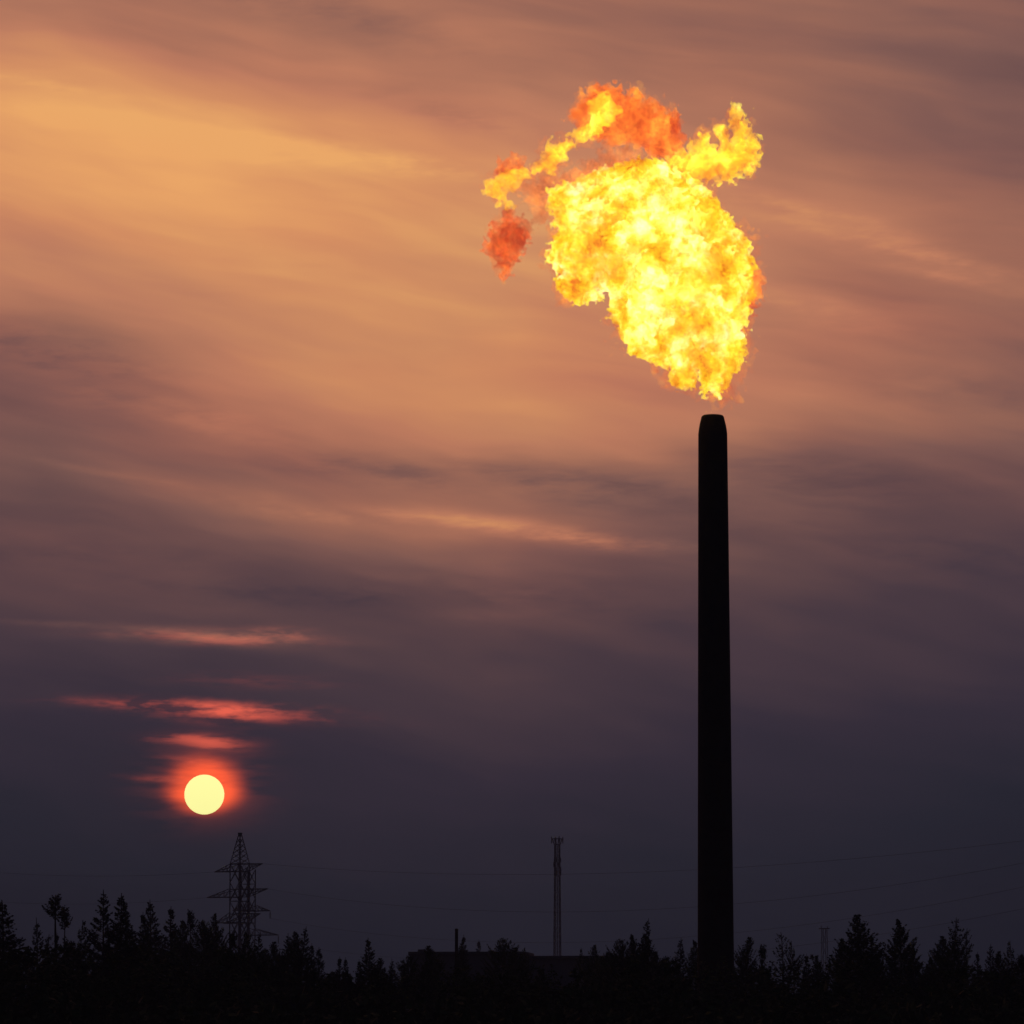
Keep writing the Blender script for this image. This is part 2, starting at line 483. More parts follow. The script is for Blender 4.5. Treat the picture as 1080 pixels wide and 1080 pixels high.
def surface_nets(f):
    s = f > 0
    nx, ny_, nz = f.shape
    C = [(i, j, k) for i in (0, 1) for j in (0, 1) for k in (0, 1)]
    cnt = np.zeros((nx - 1, ny_ - 1, nz - 1), np.uint8)
    for i, j, k in C: cnt += s[i:nx - 1 + i, j:ny_ - 1 + j, k:nz - 1 + k]
    act = np.argwhere((cnt > 0) & (cnt < 8)).astype(np.int32)
    vals = np.stack([f[act[:, 0] + i, act[:, 1] + j, act[:, 2] + k] for i, j, k in C], 1)
    P = np.zeros((len(act), 3), np.float32); w_ = np.zeros(len(act), np.float32)
    for a in range(8):
        for b_ in range(a + 1, 8):
            if sum(x != y for x, y in zip(C[a], C[b_])) != 1: continue
            fa, fb = vals[:, a], vals[:, b_]
            m = (fa > 0) != (fb > 0)
            tt = np.where(m, fa / np.where(m, fa - fb, 1), 0)
            q = np.array(C[a], np.float32) + tt[:, None] * (np.array(C[b_], np.float32) - np.array(C[a], np.float32))
            P += q * m[:, None]; w_ += m
    P = act + P / w_[:, None]
    idx = np.full(cnt.shape, -1, np.int32); idx[act[:, 0], act[:, 1], act[:, 2]] = np.arange(len(act))
    Fs = []
    for ax in range(3):
        sl0 = [slice(1, -1)] * 3; sl1 = [slice(1, -1)] * 3
        sl0[ax] = slice(0, -1); sl1[ax] = slice(1, None)
        s0 = s[tuple(sl0)]; s1 = s[tuple(sl1)]
        e = np.argwhere(s0 != s1)
        flip = s0[e[:, 0], e[:, 1], e[:, 2]]
        o = np.ones(3, int); o[ax] = 0
        g = e + o                              # grid index of the edge's lower end
        u_, v_ = [(1, 2), (2, 0), (0, 1)][ax]
        def cell(du, dv):
            c = g.copy(); c[:, u_] -= du; c[:, v_] -= dv
            return idx[c[:, 0], c[:, 1], c[:, 2]]
        q = np.stack([cell(1, 1), cell(0, 1), cell(0, 0), cell(1, 0)], 1)
        q[~flip] = q[~flip][:, ::-1]
        Fs.append(q)
    return P, np.concatenate(Fs)


def fire_mat(name, stops, dens, scale, lo, hi, gain, rough=0.62, thr=None):
    """glowing gas: emission and absorption through the body of the flame"""
    m = bpy.data.materials.new(name); m.use_nodes = True; m.node_tree.nodes.clear()
    b = NB(m.node_tree)
    tcn = b.n('ShaderNodeTexCoord')
    P = tcn.outputs['Object']
    wv = b.n('ShaderNodeTexNoise'); wv.inputs['Scale'].default_value = scale * 1.3; wv.inputs['Detail'].default_value = 3.0
    m.node_tree.links.new(P, wv.inputs['Vector'])
    va = b.n('ShaderNodeVectorMath', operation='MULTIPLY_ADD')
    m.node_tree.links.new(wv.outputs['Color'], va.inputs[0]); va.inputs[1].default_value = (1.9, 1.9, 1.9); m.node_tree.links.new(P, va.inputs[2])
    wf = b.n('ShaderNodeTexNoise'); wf.inputs['Scale'].default_value = scale * 4.5; wf.inputs['Detail'].default_value = 2.0
    m.node_tree.links.new(va.outputs[0], wf.inputs['Vector'])
    vb = b.n('ShaderNodeVectorMath', operation='MULTIPLY_ADD')
    m.node_tree.links.new(wf.outputs['Color'], vb.inputs[0]); vb.inputs[1].default_value = (.55, .55, .55); m.node_tree.links.new(va.outputs[0], vb.inputs[2])
    n1 = b.noise(vb.outputs[0], scale, 7.0, rough)
    rd = b.n('ShaderNodeTexNoise'); rd.noise_type = 'RIDGED_MULTIFRACTAL'; rd.normalize = True
    m.node_tree.links.new(vb.outputs[0], rd.inputs['Vector']); rd.inputs['Scale'].default_value = scale * 3.0
    rd.inputs['Detail'].default_value = 4.0; rd.inputs['Roughness'].default_value = 0.6
    n1 = b.mad(b.sub(rd.outputs[0], 0.3), 0.20, n1)
    k = b.rng(n1, lo, hi)
    c = b.ramp(k, stops)
    em = b.n('ShaderNodeEmission'); b.put(em.inputs[0], c)
    n2 = b.rng(n1, lo, hi, 0.6, 1.25)
    b.put(em.inputs[1], b.mul(n2, gain * dens))
    ab = b.n('ShaderNodeVolumeAbsorption'); ab.inputs[0].default_value = (0, 0, 0, 1); ab.inputs[1].default_value = dens
    ad = b.n('ShaderNodeAddShader')
    m.node_tree.links.new(em.outputs[0], ad.inputs[0]); m.node_tree.links.new(ab.outputs[0], ad.inputs[1])
    tr = b.n('ShaderNodeBsdfTransparent')
    out = b.n('ShaderNodeOutputMaterial')
    m.node_tree.links.new(ad.outputs[0], out.inputs['Volume'])
    m.node_tree.links.new(tr.outputs[0], out.inputs['Surface'])
    m.cycles.emission_sampling = 'NONE'
    m.cycles.volume_step_rate = 0.2
    return m


def L3(r, g, b_): return (r, g, b_, 1)


FIRE = {
    'core': fire_mat('fire_core', [(0.0, L3(1.0, .22, .012)), (.12, L3(1.0, .40, .012)), (.30, L3(1.0, .60, .018)), (.5, L3(1.0, .74, .035)), (.72, L3(1.0, .86, .15)), (1.0, L3(1.0, .95, .40))],
                     3.4, .42, .31, .60, 1.5, .72),
    'yellow': fire_mat('fire_yellow', [(0.0, L3(1.0, .28, .03)), (.35, L3(1.0, .50, .02)), (.7, L3(1.0, .74, .03)), (1.0, L3(1.0, .86, .10))],
                       1.5, .6, .30, .60, 1.75, .68),
    'orange': fire_mat('fire_orange', [(0.0, L3(.92, .085, .022)), (.35, L3(1.0, .17, .026)), (.65, L3(1.0, .27, .035)), (1.0, L3(1.0, .44, .045))],
                       1.7, .6, .34, .62, 1.4, .68),
    'haze': fire_mat('fire_thin', [(0.0, L3(.75, .14, .05)), (.5, L3(1.0, .26, .06)), (1.0, L3(1.0, .42, .08))],
                     .75, .6, .36, .66, 1.35, .68),
    'veil': fire_mat('fire_veil', [(0.0, L3(.9, .12, .03)), (.5, L3(1.0, .26, .04)), (1.0, L3(1.0, .50, .05))],
                     .38, .6, .34, .66, 1.4, .66),
    'red': fire_mat('fire_red', [(0.0, L3(.66, .05, .018)), (.4, L3(.95, .095, .022)), (.7, L3(1.0, .18, .03)), (1.0, L3(1.0, .32, .05))],
                    1.5, .6, .36, .64, 1.3, .68),
}
FO = at(757, 425, SDIST)            # the flame's foot, just above the nozzle
flame = empty('flame', FO)
tag(flame, 'billowing yellow gas flame with orange tongues above the black stack', 'flame')


def fire_part(name, poly, mat, R, k, A, seed, vox=1.0, depth=0.0, oct_=((26, 1.0), (13, .8), (6.5, .8), (3.4, 1.0), (2.0, .8)), label=None, grow=0.0):
    """poly: outline in the zoomed view of the photograph (3 px per pixel from 490, 70)"""
    rs = np.random.RandomState(seed)
    P = [(490 + x / 3.0, 70 + y / 3.0) for x, y in poly]
    pad = A * 1.6 + 3
    x0 = min(p[0] for p in P) - pad; x1 = max(p[0] for p in P) + pad
    y0 = min(p[1] for p in P) - pad; y1 = max(p[1] for p in P) + pad
    xs = np.arange(x0, x1, vox); ys = np.arange(y0, y1, vox)
    d = poly_sdf(P, xs, ys).astype(np.float32) + grow
    hmax = k * math.sqrt(max(d.max(), 1) * R) + A
    zs = np.arange(-hmax - 3, hmax + 3.01, vox)
    shp = (len(xs), len(ys), len(zs))
    n = np.zeros(shp, np.float32)
    for st, a in oct_:
        q = vnoise(shp, st / vox, rs)
        n += a * (0.55 - np.abs(q) * 1.5) if st > 5 else a * q      # billows, then fine fraying
    dd = d[:, :, None] + A * n
    h = np.where(dd > 0, k * np.sqrt(np.maximum(dd, 0) * R), dd)
    wob = vnoise((shp[0], shp[1], 4), 22 / vox, rs)[:, :, 1:2] * 0.25 * R * k
    f = h - np.abs(zs[None, None, :] - wob) + .55 * A * n * np.clip(d[:, :, None] / 12, 0, 1)
    f = np.where(dd > 0, f, np.minimum(f, dd))
    f[0] = f[-1] = -1; f[:, 0] = f[:, -1] = -1; f[:, :, 0] = f[:, :, -1] = -1
    Pv, Fv = surface_nets(f)
    Pv = Pv * vox
    # pixel -> metres on the upright plane through the stack
    X = (x0 + Pv[:, 0] - 540.0) / F; Vv = (540.0 - (y0 + Pv[:, 1])) / F
    c, s_ = math.cos(PITCH), math.sin(PITCH)
    ry = c - s_ * Vv; rz = s_ + c * Vv
    W3 = np.stack([X / ry * SDIST - FO.x, (Pv[:, 2] + zs[0] + depth) * px_m, CAM_Z + rz / ry * SDIST - FO.z], 1)
    me = mesh_np(name, W3, Fv, mat, False)
    o = link(name, me, flame)
    if label: o['label'] = label
    return o


body = [(835,1035),(800,1030),(765,1020),(742,950),(715,1010),(680,1000),(660,975),(655,935),(640,950),(600,930),(555,910),(515,870),(505,830),(470,790),(460,740),(470,700),(440,710),(410,730),(370,730),(325,720),(300,690),(300,650),(290,620),(275,595),(300,560),(300,500),(300,460),(280,440),(275,400),(310,380),(350,385),(385,355),(430,335),(480,325),(530,315),(590,312),(640,325),(670,350),(700,375),(745,390),(785,410),(800,460),(835,500),(870,530),(895,550),(905,600),(920,640),(915,700),(895,750),(880,800),(875,850),(870,900),(875,940),(855,980)]
tongue = [(640,290),(660,340),(690,350),(720,365),(760,350),(830,345),(870,325),(900,320),(925,275),(930,240),(895,215),(893,170),(864,130),(838,136),(852,170),(865,210),(840,225),(820,190),(800,185),(800,210),(820,240),(800,265),(775,235),(770,205),(740,205),(730,240),(735,265),(690,280)]
cloud = [(340,155),(365,110),(385,75),(430,58),(480,65),(510,90),(535,70),(550,65),(575,100),(620,120),(655,135),(675,170),(680,200),(700,240),(690,265),(640,265),(600,270),(560,240),(520,225),(460,225),(430,215),(400,195),(365,190),(355,165)]
ribbon = [(200,345),(215,325),(250,300),(260,265),(300,245),(340,225),(385,205),(395,170),(400,130),(425,100),(460,105),(485,130),(480,160),(460,190),(425,205),(385,240),(340,265),(310,300),(270,335),(225,350)]
lend = [(65,400),(75,365),(110,345),(120,335),(150,330),(185,335),(200,345),(160,370),(165,390),(120,400),(145,440),(130,450),(105,420),(75,410)]
lend2 = [(100,345),(100,320),(105,295),(140,285),(180,290),(190,325),(180,345),(140,350)]
thin = [(170,380),(230,350),(310,330),(360,320),(420,290),(450,240),(480,270),(515,240),(540,260),(530,310),(470,320),(400,330),(330,380),(280,400),(260,470),(240,490),(210,430)]
lick = [(70,560),(85,510),(120,485),(140,460),(150,485),(205,510),(205,550),(165,600),(140,640),(122,668),(100,640),(85,600)]
fringe = [(890,640),(940,650),(943,710),(920,760),(895,790),(870,770)]
small = ((12, .9), (6, .95), (3.2, 1.1), (1.9, .8))
fire_part('fireball', body, FIRE['core'], 60, .78, 6.0, 11, vox=.9, label='dense bright yellow fireball')
fire_part('veil', body, FIRE['veil'], 60, .8, 10.0, 41, vox=1.2, oct_=((26, 1.0), (11, 1.2), (5, 1.2), (2.8, 1.0)), label='thin glowing fringe round the fireball', grow=1.0)
fire_part('tongue', tongue, FIRE['yellow'], 20, .7, 6.5, 12, vox=.8, depth=10, oct_=small, label='yellow tongue curling up to the right', grow=.6)
fire_part('tongue', cloud, FIRE['orange'], 26, .8, 7.0, 13, vox=.9, depth=14, oct_=small, label='dim orange tongue at the top', grow=0.0)
fire_part('tongue', ribbon, FIRE['yellow'], 13, .7, 5.5, 14, vox=.8, depth=-8, oct_=small, label='yellow ribbon running down to the left', grow=.3)
fire_part('tongue', lend, FIRE['yellow'], 8, .7, 5.0, 15, vox=.7, depth=-6, oct_=small, label='ragged yellow end of the left ribbon', grow=.7)
fire_part('tongue', lend2, FIRE['orange'], 11, .75, 4.2, 18, vox=.8, depth=2, oct_=small, label='orange puff over the left end')
fire_part('tongue', thin, FIRE['haze'], 18, .8, 8.0, 16, vox=.9, depth=6, oct_=small, label='thin orange veil behind the fireball', grow=1.2)
fire_part('tongue', lick, FIRE['red'], 16, .8, 6.0, 17, vox=.8, depth=0, oct_=small, label='detached red lick below the left end', grow=.8)
fire_part('tongue', fringe, FIRE['orange'], 15, .85, 4.2, 19, vox=.8, depth=12, oct_=small, label='orange fringe on the right edge')
for i, (pl, g_, R_, dp) in enumerate([(tongue, 2.5, 18, 10), (ribbon, 3.0, 12, -8), (lend, 3.0, 9, -4), (lick, 2.0, 14, 0), (cloud, 2.5, 22, 14)]):
    fire_part('veil', pl, FIRE['veil'], R_, .8, 8.0, 50 + i, vox=1.0, depth=dp, oct_=((12, 1.0), (5, 1.1), (2.6, 1.0)), grow=g_)
tiny = ((4, .6), (2, .3))
for i, (sx, sy, sr) in enumerate([(744.8, 434.4, 1.0), (750.3, 434.8, .8)]):
    p = [((sx - 490 + sr * math.cos(a)) * 3, (sy - 70 + .6 * sr * math.sin(a)) * 3) for a in np.arange(8) * math.pi / 4]
    fire_part('spark', p, FIRE['yellow'], 2, 1.0, .3, 30 + i, vox=.25, oct_=tiny)

# ------------------------------------------------------------------ lattice towers


def lattice(mb, fn, levels, r_leg, r_brace, style='X'):
    """four legs following fn(z) -> half side; X bracing between the levels"""
    C = [(1, 1), (-1, 1), (-1, -1), (1, -1)]
    def pt(i, z): h = fn(z); return (C[i][0] * h, C[i][1] * h, z)
    for z0, z1 in zip(levels[:-1], levels[1:]):
        for i in range(4):
            j = (i + 1) % 4
            mb['leg'].beam(pt(i, z0), pt(i, z1), r_leg)
            mb['brace'].beam(pt(i, z0), pt(j, z1), r_brace)
            if style == 'X': mb['brace'].beam(pt(j, z0), pt(i, z1), r_brace)
            mb['brace'].beam(pt(i, z1), pt(j, z1), r_brace)


def pylon(px, D, top_py, peak_py, half_px, arms, label, seed):
    g = at(px, HORIZON, D); g.z = 0
    pm = D / F
    H = zof(top_py, D); Hs = zof(peak_py, D); hs = half_px * pm / math.sqrt(2)
    root = empty('pylon', g, 0.0)
    tag(root, label, 'pylon', 'pylons of the power line')
    zb = zof(1010, D)
    def fn(z):
        if z > Hs: return hs + (.12 * hs - hs) * (z - Hs) / max(H - Hs, .1)
        if z > zb: return hs
        return hs + (1.6 * hs) * (zb - z) / zb
    lv = list(np.linspace(-.2, zb, 5)) + list(np.linspace(zb, Hs, max(4, int((Hs - zb) / (1.25 * 2 * hs)) + 1)))[1:]
    C = [(1, 1), (-1, 1), (-1, -1), (1, -1)]
    RZ = rad(45)
    def rot(p): c, s = math.cos(RZ), math.sin(RZ); return (p[0] * c - p[1] * s, p[0] * s + p[1] * c, p[2])
    def pt(i, z): h = fn(z); return rot((C[i][0] * h, C[i][1] * h, z))
    for i in range(4):
        lm = MB(); lm.path([pt(i, z) for z in lv], .17); lm.build('leg', M['lattice'], root)
        j = (i + 1) % 4
        bmn = MB()
        for z0, z1 in zip(lv[:-1], lv[1:]):
            bmn.beam(pt(i, z0), pt(j, z1), .075); bmn.beam(pt(j, z0), pt(i, z1), .075)
        for z in lv[1::2]: bmn.beam(pt(i, z), pt(j, z), .085)
        bmn.build('bracing', M['lattice'], root)
    if H > Hs + 1:
        pk = MB(); zs_ = np.linspace(Hs, H, 7)
        for i in range(4):
            pk.path([pt(i, z) for z in zs_], .12)
            j = (i + 1) % 4
            for z0, z1 in zip(zs_[:-1], zs_[1:]):
                pk.beam(pt(i, z1), pt(j, z0), .06); pk.beam(pt(j, z1), pt(i, z0), .06)
        pk.box((0, 0, H), (.9, .9, .3))
        pk.build('peak', M['lattice'], root)
    tips = []
    for (tip_px, y_flat, y_other, drop) in arms:
        zf = zof(y_flat, D); zo = zof(y_other, D)
        dx_ = (tip_px - px) * pm
        sgn = 1 if dx_ > 0 else -1
        tip = (dx_, -dx_ * .55, zf)           # the arms stand askew to the view
        am = MB()
        hx = hs * math.sqrt(2)
        roots = [(sgn * hx * .95, 0), (0, -sgn * hx * .95)]
        for rx, ry in roots:
            am.beam((rx, ry, zf), tip, .14); am.beam((rx, ry, zo), tip, .085)
            for q in (.25, .5, .75):
                a0 = [rx + (tip[0] - rx) * q, ry + (tip[1] - ry) * q]
                am.beam((a0[0], a0[1], zf), (a0[0], a0[1], zo + (zf - zo) * q), .06)
                q2 = q - .25
                am.beam((a0[0], a0[1], zf), (rx + (tip[0] - rx) * q2, ry + (tip[1] - ry) * q2, zo + (zf - zo) * q2), .06)
        am.beam((-hx, 0, zf), (hx, 0, zf), .13); am.beam((0, -hx, zf), (0, hx, zf), .10)
        arm = am.build('crossarm', M['lattice'], root)
        if drop:
            im = MB(); zz = zof(y_flat + drop, D)
            im.lathe([(.03, zf), (.03, zf - .3)] + [(r, zf - .3 - (zf - .3 - zz) * q) for q, r in zip(np.linspace(0, 1, 15), [.05, .17] * 8)], 8)
            im.build('insulator', M['insul'], arm, loc=(tip[0], tip[1], 0))
            tips.append(Vector(g) + Vector((tip[0], tip[1], zz)))
        else:
            tips.append(Vector(g) + Vector(tip))
    return root, tips


pA, tA = pylon(251.5, 900, 879, 911, 10.2, [(224, 919, 911, 0), (276, 911.5, 919, 0), (216, 946, 937, 0), (282, 938, 946, 0), (225, 973, 962, 0), (274, 964, 972, 0)],
               'lattice power pylon with pointed peak below the sun', 1)
pB, tB = pylon(260.5, 960, 917, 917, 7.5, [(284.5, 961, 954, 8), (293.5, 986.5, 979, 9), (244, 960, 953, 0), (234, 973.5, 966, 0)],
               'lower flat-topped lattice pylon standing just behind the peaked one', 2)

# distant small lattice mast on the right
g = at(870.5, HORIZON, 1150); g.z = 0
mm = {'leg': MB(), 'brace': MB()}
H = zof(980, 1150)
far = empty('lattice_mast', g, rad(20))
lattice(mm, lambda z: .55 + .5 * (1 - z / H), list(np.linspace(-.2, H, 11)), .085, .045, 'Z')
mm['leg'].build('leg', M['lattice'], far); mm['brace'].build('bracing', M['lattice'], far)
hm = MB(); hm.box((0, 0, H + .15), (2.2, 2.2, .25)); hm.beam((-.9, 0, H + .2), (-.9, 0, H + 1.0), .1); hm.beam((.9, 0, H + .2), (.9, 0, H + .9), .1)
hm.build('head_frame', M['lattice'], far)
tag(far, 'small faint lattice mast poking above trees right of the stack', 'mast')

# telecom mast in the middle
DM = 1350.0
g = at(588, HORIZON, DM); g.z = 0
pmm = DM / F
mast = empty('telecom_mast', g, rad(12))
tag(mast, 'slender hazy telecom mast with forked head behind the long building', 'mast')
H = zof(891, DM)
fnm = lambda z: (2.3 + 1.6 * max(0, 1 - z / H)) * pmm
mm = {'leg': MB(), 'brace': MB()}
lattice(mm, fnm, list(np.linspace(-.2, H, 27)), .15, .075)
mm['leg'].build('leg_frame', M['lattice'], mast); mm['brace'].build('bracing', M['lattice'], mast)
lm = MB(); lm.beam((0, 0, 0), (0, 0, H), .14); lm.build('cable_ladder', M['lattice'], mast)
hd = MB()
for q in range(8):
    a0, a1 = q * math.pi / 4, (q + 1) * math.pi / 4
    for zz, rr_ in ((H + .1, 1.0), (H + 1.9, 1.75)):
        hd.beam((rr_ * math.cos(a0), rr_ * math.sin(a0), zz), (rr_ * math.cos(a1), rr_ * math.sin(a1), zz), .12)
    hd.beam((1.0 * math.cos(a0), 1.0 * math.sin(a0), H + .1), (1.75 * math.cos(a0), 1.75 * math.sin(a0), H + 1.9), .1)
hd.lathe([(.05, H), (1.0, H), (1.0, H + .2), (.05, H + .2)], 12)
hd.build('head_platform', M['lattice'], mast)
for q in range(4):
    a0 = q * math.pi / 2 + .1
    am = MB(); am.box((0, 0, 0), (.3, .2, 2.2))
    o = am.build('antenna_panel', M['lattice'], mast); o.location = (1.85 * math.cos(a0), 1.85 * math.sin(a0), H + 1.5); o.rotation_euler = (0, 0, a0 + math.pi / 2)
for py in (907, 912, 917, 921):
    for q in range(3):
        a0 = q * 2.1 + py
        am = MB(); am.box((0, 0, 0), (.4, .3, 1.5))
        o = am.build('antenna_panel', M['lattice'], mast); o.location = (1.1 * math.cos(a0), 1.1 * math.sin(a0), zof(py, DM)); o.rotation_euler = (0, 0, a0 + math.pi / 2)

# ------------------------------------------------------------------ power lines


def wire(P0, D1, c0, c1, label, r=.022):
    """cable from P0 to a support out of frame at distance D1; c0, c1: pixels it passes"""
    px1 = 1420 if c1[0] > P0.x * F / P0.y + 540 else -320
    Q = at(px1, HORIZON, D1)
    def s_at(px):                              # where along the span the cable crosses this column
        k = (px - 540) / F
        # (P0.x + s dx) = k' (P0.y + s dy), the column's plane through the eye
        kk = k / math.cos(PITCH)
        return (kk * P0.y - P0.x) / ((Q.x - P0.x) - kk * (Q.y - P0.y))
    rows_ = []
    for (px, py) in (c0, c1):
        s = s_at(px); D = P0.y + s * (Q.y - P0.y)
        rows_.append((s, at(px, py, D).z))
    # z = z0 + s*dz - sag*s(1-s)
    A_ = np.array([[s, -s * (1 - s)] for s, z in rows_]); bb = np.array([z - P0.z for s, z in rows_])
    dz, sag = np.linalg.solve(A_, bb)
    pts = [(P0.x + s * (Q.x - P0.x), P0.y + s * (Q.y - P0.y), P0.z + s * dz - sag * s * (1 - s)) for s in np.linspace(0, 1, 60)]
    m = MB(); m.path(pts, r, 5)
    o = m.build('power_cable', M['wire'])
    tag(o, label, 'cable', 'power cables')


wire(tA[1], 620, (640, 921), (1080, 886), 'topmost faint power cable rising to the right edge')
wire(tA[3], 620, (640, 961), (1080, 909), 'second faint power cable from the top at the right edge')
wire(tB[0], 640, (780, 983), (1080, 934), 'third faint power cable, crossing just above the big oval tree')
wire(tB[1], 640, (780, 1004), (1080, 957), 'lowest faint power cable, skimming the treetops on the right')
wire(tA[0], 1050, (120, 924), (0, 920), 'upper faint power cable left of the peaked pylon')
wire(tA[2], 1050, (120, 953), (0, 951), 'lower faint power cable left of the peaked pylon')

# ------------------------------------------------------------------ long building and pole
b0 = at(432, HORIZON, 600); b1 = at(552, HORIZON, 598.5); b2 = at(650, HORIZON, 597.3)
hall = empty('industrial_hall', (b0.x, b0.y, 0), math.atan2(b1.y - b0.y, b1.x - b0.x))
tag(hall, 'long flat-roofed hall behind the trees at the foot of the telecom mast', 'building')
L1 = (b1 - b0).length; L2 = (b2 - b1).length


def wing(x0, LB, HB, dep, y0):
    m_ = MB(); m_.box((x0 + LB / 2, y0 + dep / 2, HB / 2 - .4), (LB, dep, HB - .2)); m_.build('wall', M['wall'], hall)
    m_ = MB(); m_.box((x0 + LB / 2, y0 - .08, HB - .25), (LB + .4, .35, .5)); m_.box((x0 + LB / 2, y0 + dep + .08, HB - .25), (LB + .4, .35, .5))
    m_.box((x0 - .08, y0 + dep / 2, HB - .25), (.35, dep - .3, .5)); m_.box((x0 + LB + .08, y0 + dep / 2, HB - .25), (.35, dep - .3, .5)); m_.build('parapet', M['roof'], hall)
    m_ = MB(); m_.box((x0 + LB / 2, y0 + dep / 2, HB - .42), (LB - .4, dep - .4, .1)); m_.build('roof', M['roof'], hall)
    n = max(3, int(LB / 3.2))
    for k in range(n):
        xc = x0 + LB * (k + .5) / n
        m_ = MB(); m_.box((xc, y0 - .1, HB * .62), (LB / n * .62, .16, 2.2)); wd = m_.build('window', M['glass'], hall)
        fr = MB(); fr.box((xc, y0 - .2, HB * .62), (.12, .08, 2.2)); fr.build('frame', M['roof'], wd)


HB = zof(1003.8, 600)
wing(0, L1, HB, 14, 0)
wing(L1 + .3, L2, zof(1008.6, 602), 12, .6)
for x_, wv_, hv_ in ((1.2, 1.0, .4), (2.6, .7, .25), (7.0, 1.2, .3), (11, .8, .25)):
    m_ = MB(); m_.box((x_, 4, HB + hv_ / 2 - .3), (wv_, 1.2, hv_ + .6)); m_.build('roof_vent', M['roof'], hall)

g = at(481.3, HORIZON, 420); g.z = 0
pole = empty('utility_pole', g)
tag(pole, 'bare dark utility pole standing up in front of the long hall', 'pole')
m_ = MB(); H = zof(980.3, 420); m_.lathe([(.21, -.2), (.155, H * .98), (.15, H)], 12); m_.build('shaft', M['pole'], pole, True)
m_ = MB(); m_.lathe([(.172, H - .1), (.172, H + .06), (.02, H + .1)], 12); m_.build('cap', M['pole'], pole)

# ------------------------------------------------------------------ trees


class LeafBuf:
    def __init__(s): s.V = []; s.n = 0
    def quads(s, C, U, W_):
        """C centres, U and W half-axes, arrays (n,3)"""
        q = np.stack([C - U, C - W_ * .8, C + U, C + W_ * .8], 1)
        s.V.append(q.reshape(-1, 3))
    def mesh(s, name, mat):
        V = np.concatenate(s.V); n = len(V) // 4
        return mesh_np(name, V, np.arange(n * 4).reshape(-1, 4), mat)


def unit(v): return v / (np.linalg.norm(v, axis=-1, keepdims=True) + 1e-9)


def spruce_proto(seed, R=.19, tiers=62, start=.10, droop=.05, gap=.0, leanx=0.0, ragged=.35, bare_top=.03, asc=.6, cap=.62):
    """unit-height spruce: tapered stem, whorls of boughs, sprays of needles along them"""
    rs = np.random.RandomState(seed)
    tb = MB(); lb = LeafBuf()
    def axis(z): return np.array([leanx * z ** 3 + .006 * math.sin(9 * z + seed), .006 * math.cos(7 * z + seed), z])
    zz = np.linspace(0, 1, 14)
    for a, b_ in zip(zz[:-1], zz[1:]): tb.beam(axis(a), axis(b_), .014 * (1 - a) + .0018, .014 * (1 - b_) + .0016, 6)
    for ti in range(tiers):
        z = start + (1 - bare_top - start) * (ti / (tiers - 1)) ** .9
        env = R * min(1.0, ((1 - z) / cap)) * (1.0 if z > start + .1 else .8) + .003
        nb = rs.randint(4, 8)
        for k in range(nb):
            if rs.rand() < gap: continue
            a = rs.uniform(0, 2 * math.pi)
            L = env * rs.uniform(1 - ragged, 1 + ragged * .6)
            d = np.array([math.cos(a), math.sin(a), 0])
            up0 = asc * (z - .25) - droop * (1 - z)
            p0 = axis(z + rs.uniform(-.01, .01))
            def bp(q): return p0 + d * L * q + np.array([0, 0, L * (up0 * q + .22 * q * q)])
            tb.beam(bp(0), bp(1), .0032 * (1 - z) + .0009, .0006, 3)
            n = max(7, int(L / .0036))
            q = np.sqrt(rs.uniform(.04, 1.0, n)); sd = rs.choice([-1, 1], n)
            base_ = p0 + d[None] * (L * q)[:, None]; base_[:, 2] += L * (up0 * q + .22 * q * q)
            side = np.array([-d[1], d[0], 0])
            ln = (.011 + .30 * L * (1 - q)) * rs.uniform(.5, 1.1, n)
            dirv = unit(side[None] * sd[:, None] * rs.uniform(.3, 1, n)[:, None] + d[None] * rs.uniform(.5, 1.0, n)[:, None] + np.array([0, 0, 1.0])[None] * rs.uniform(-.55, .25, n)[:, None])
            C = base_ + dirv * (ln * .5)[:, None]
            W_ = unit(np.cross(dirv, rs.normal(size=(n, 3)))) * (.0052 + .07 * ln)[:, None]
            lb.quads(C, dirv * (ln * .55)[:, None], W_)
    n = 60; z = rs.uniform(1 - bare_top * 2.2, 1.0, n)
    C = np.stack([axis(q) for q in z]); dv = unit(rs.normal(size=(n, 3)) * [1, 1, .5] + [0, 0, .9])
    lb.quads(C, dv * (.004 + .10 * (1 - z))[:, None], unit(np.cross(dv, rs.normal(size=(n, 3)))) * .0032)
    return tb, lb


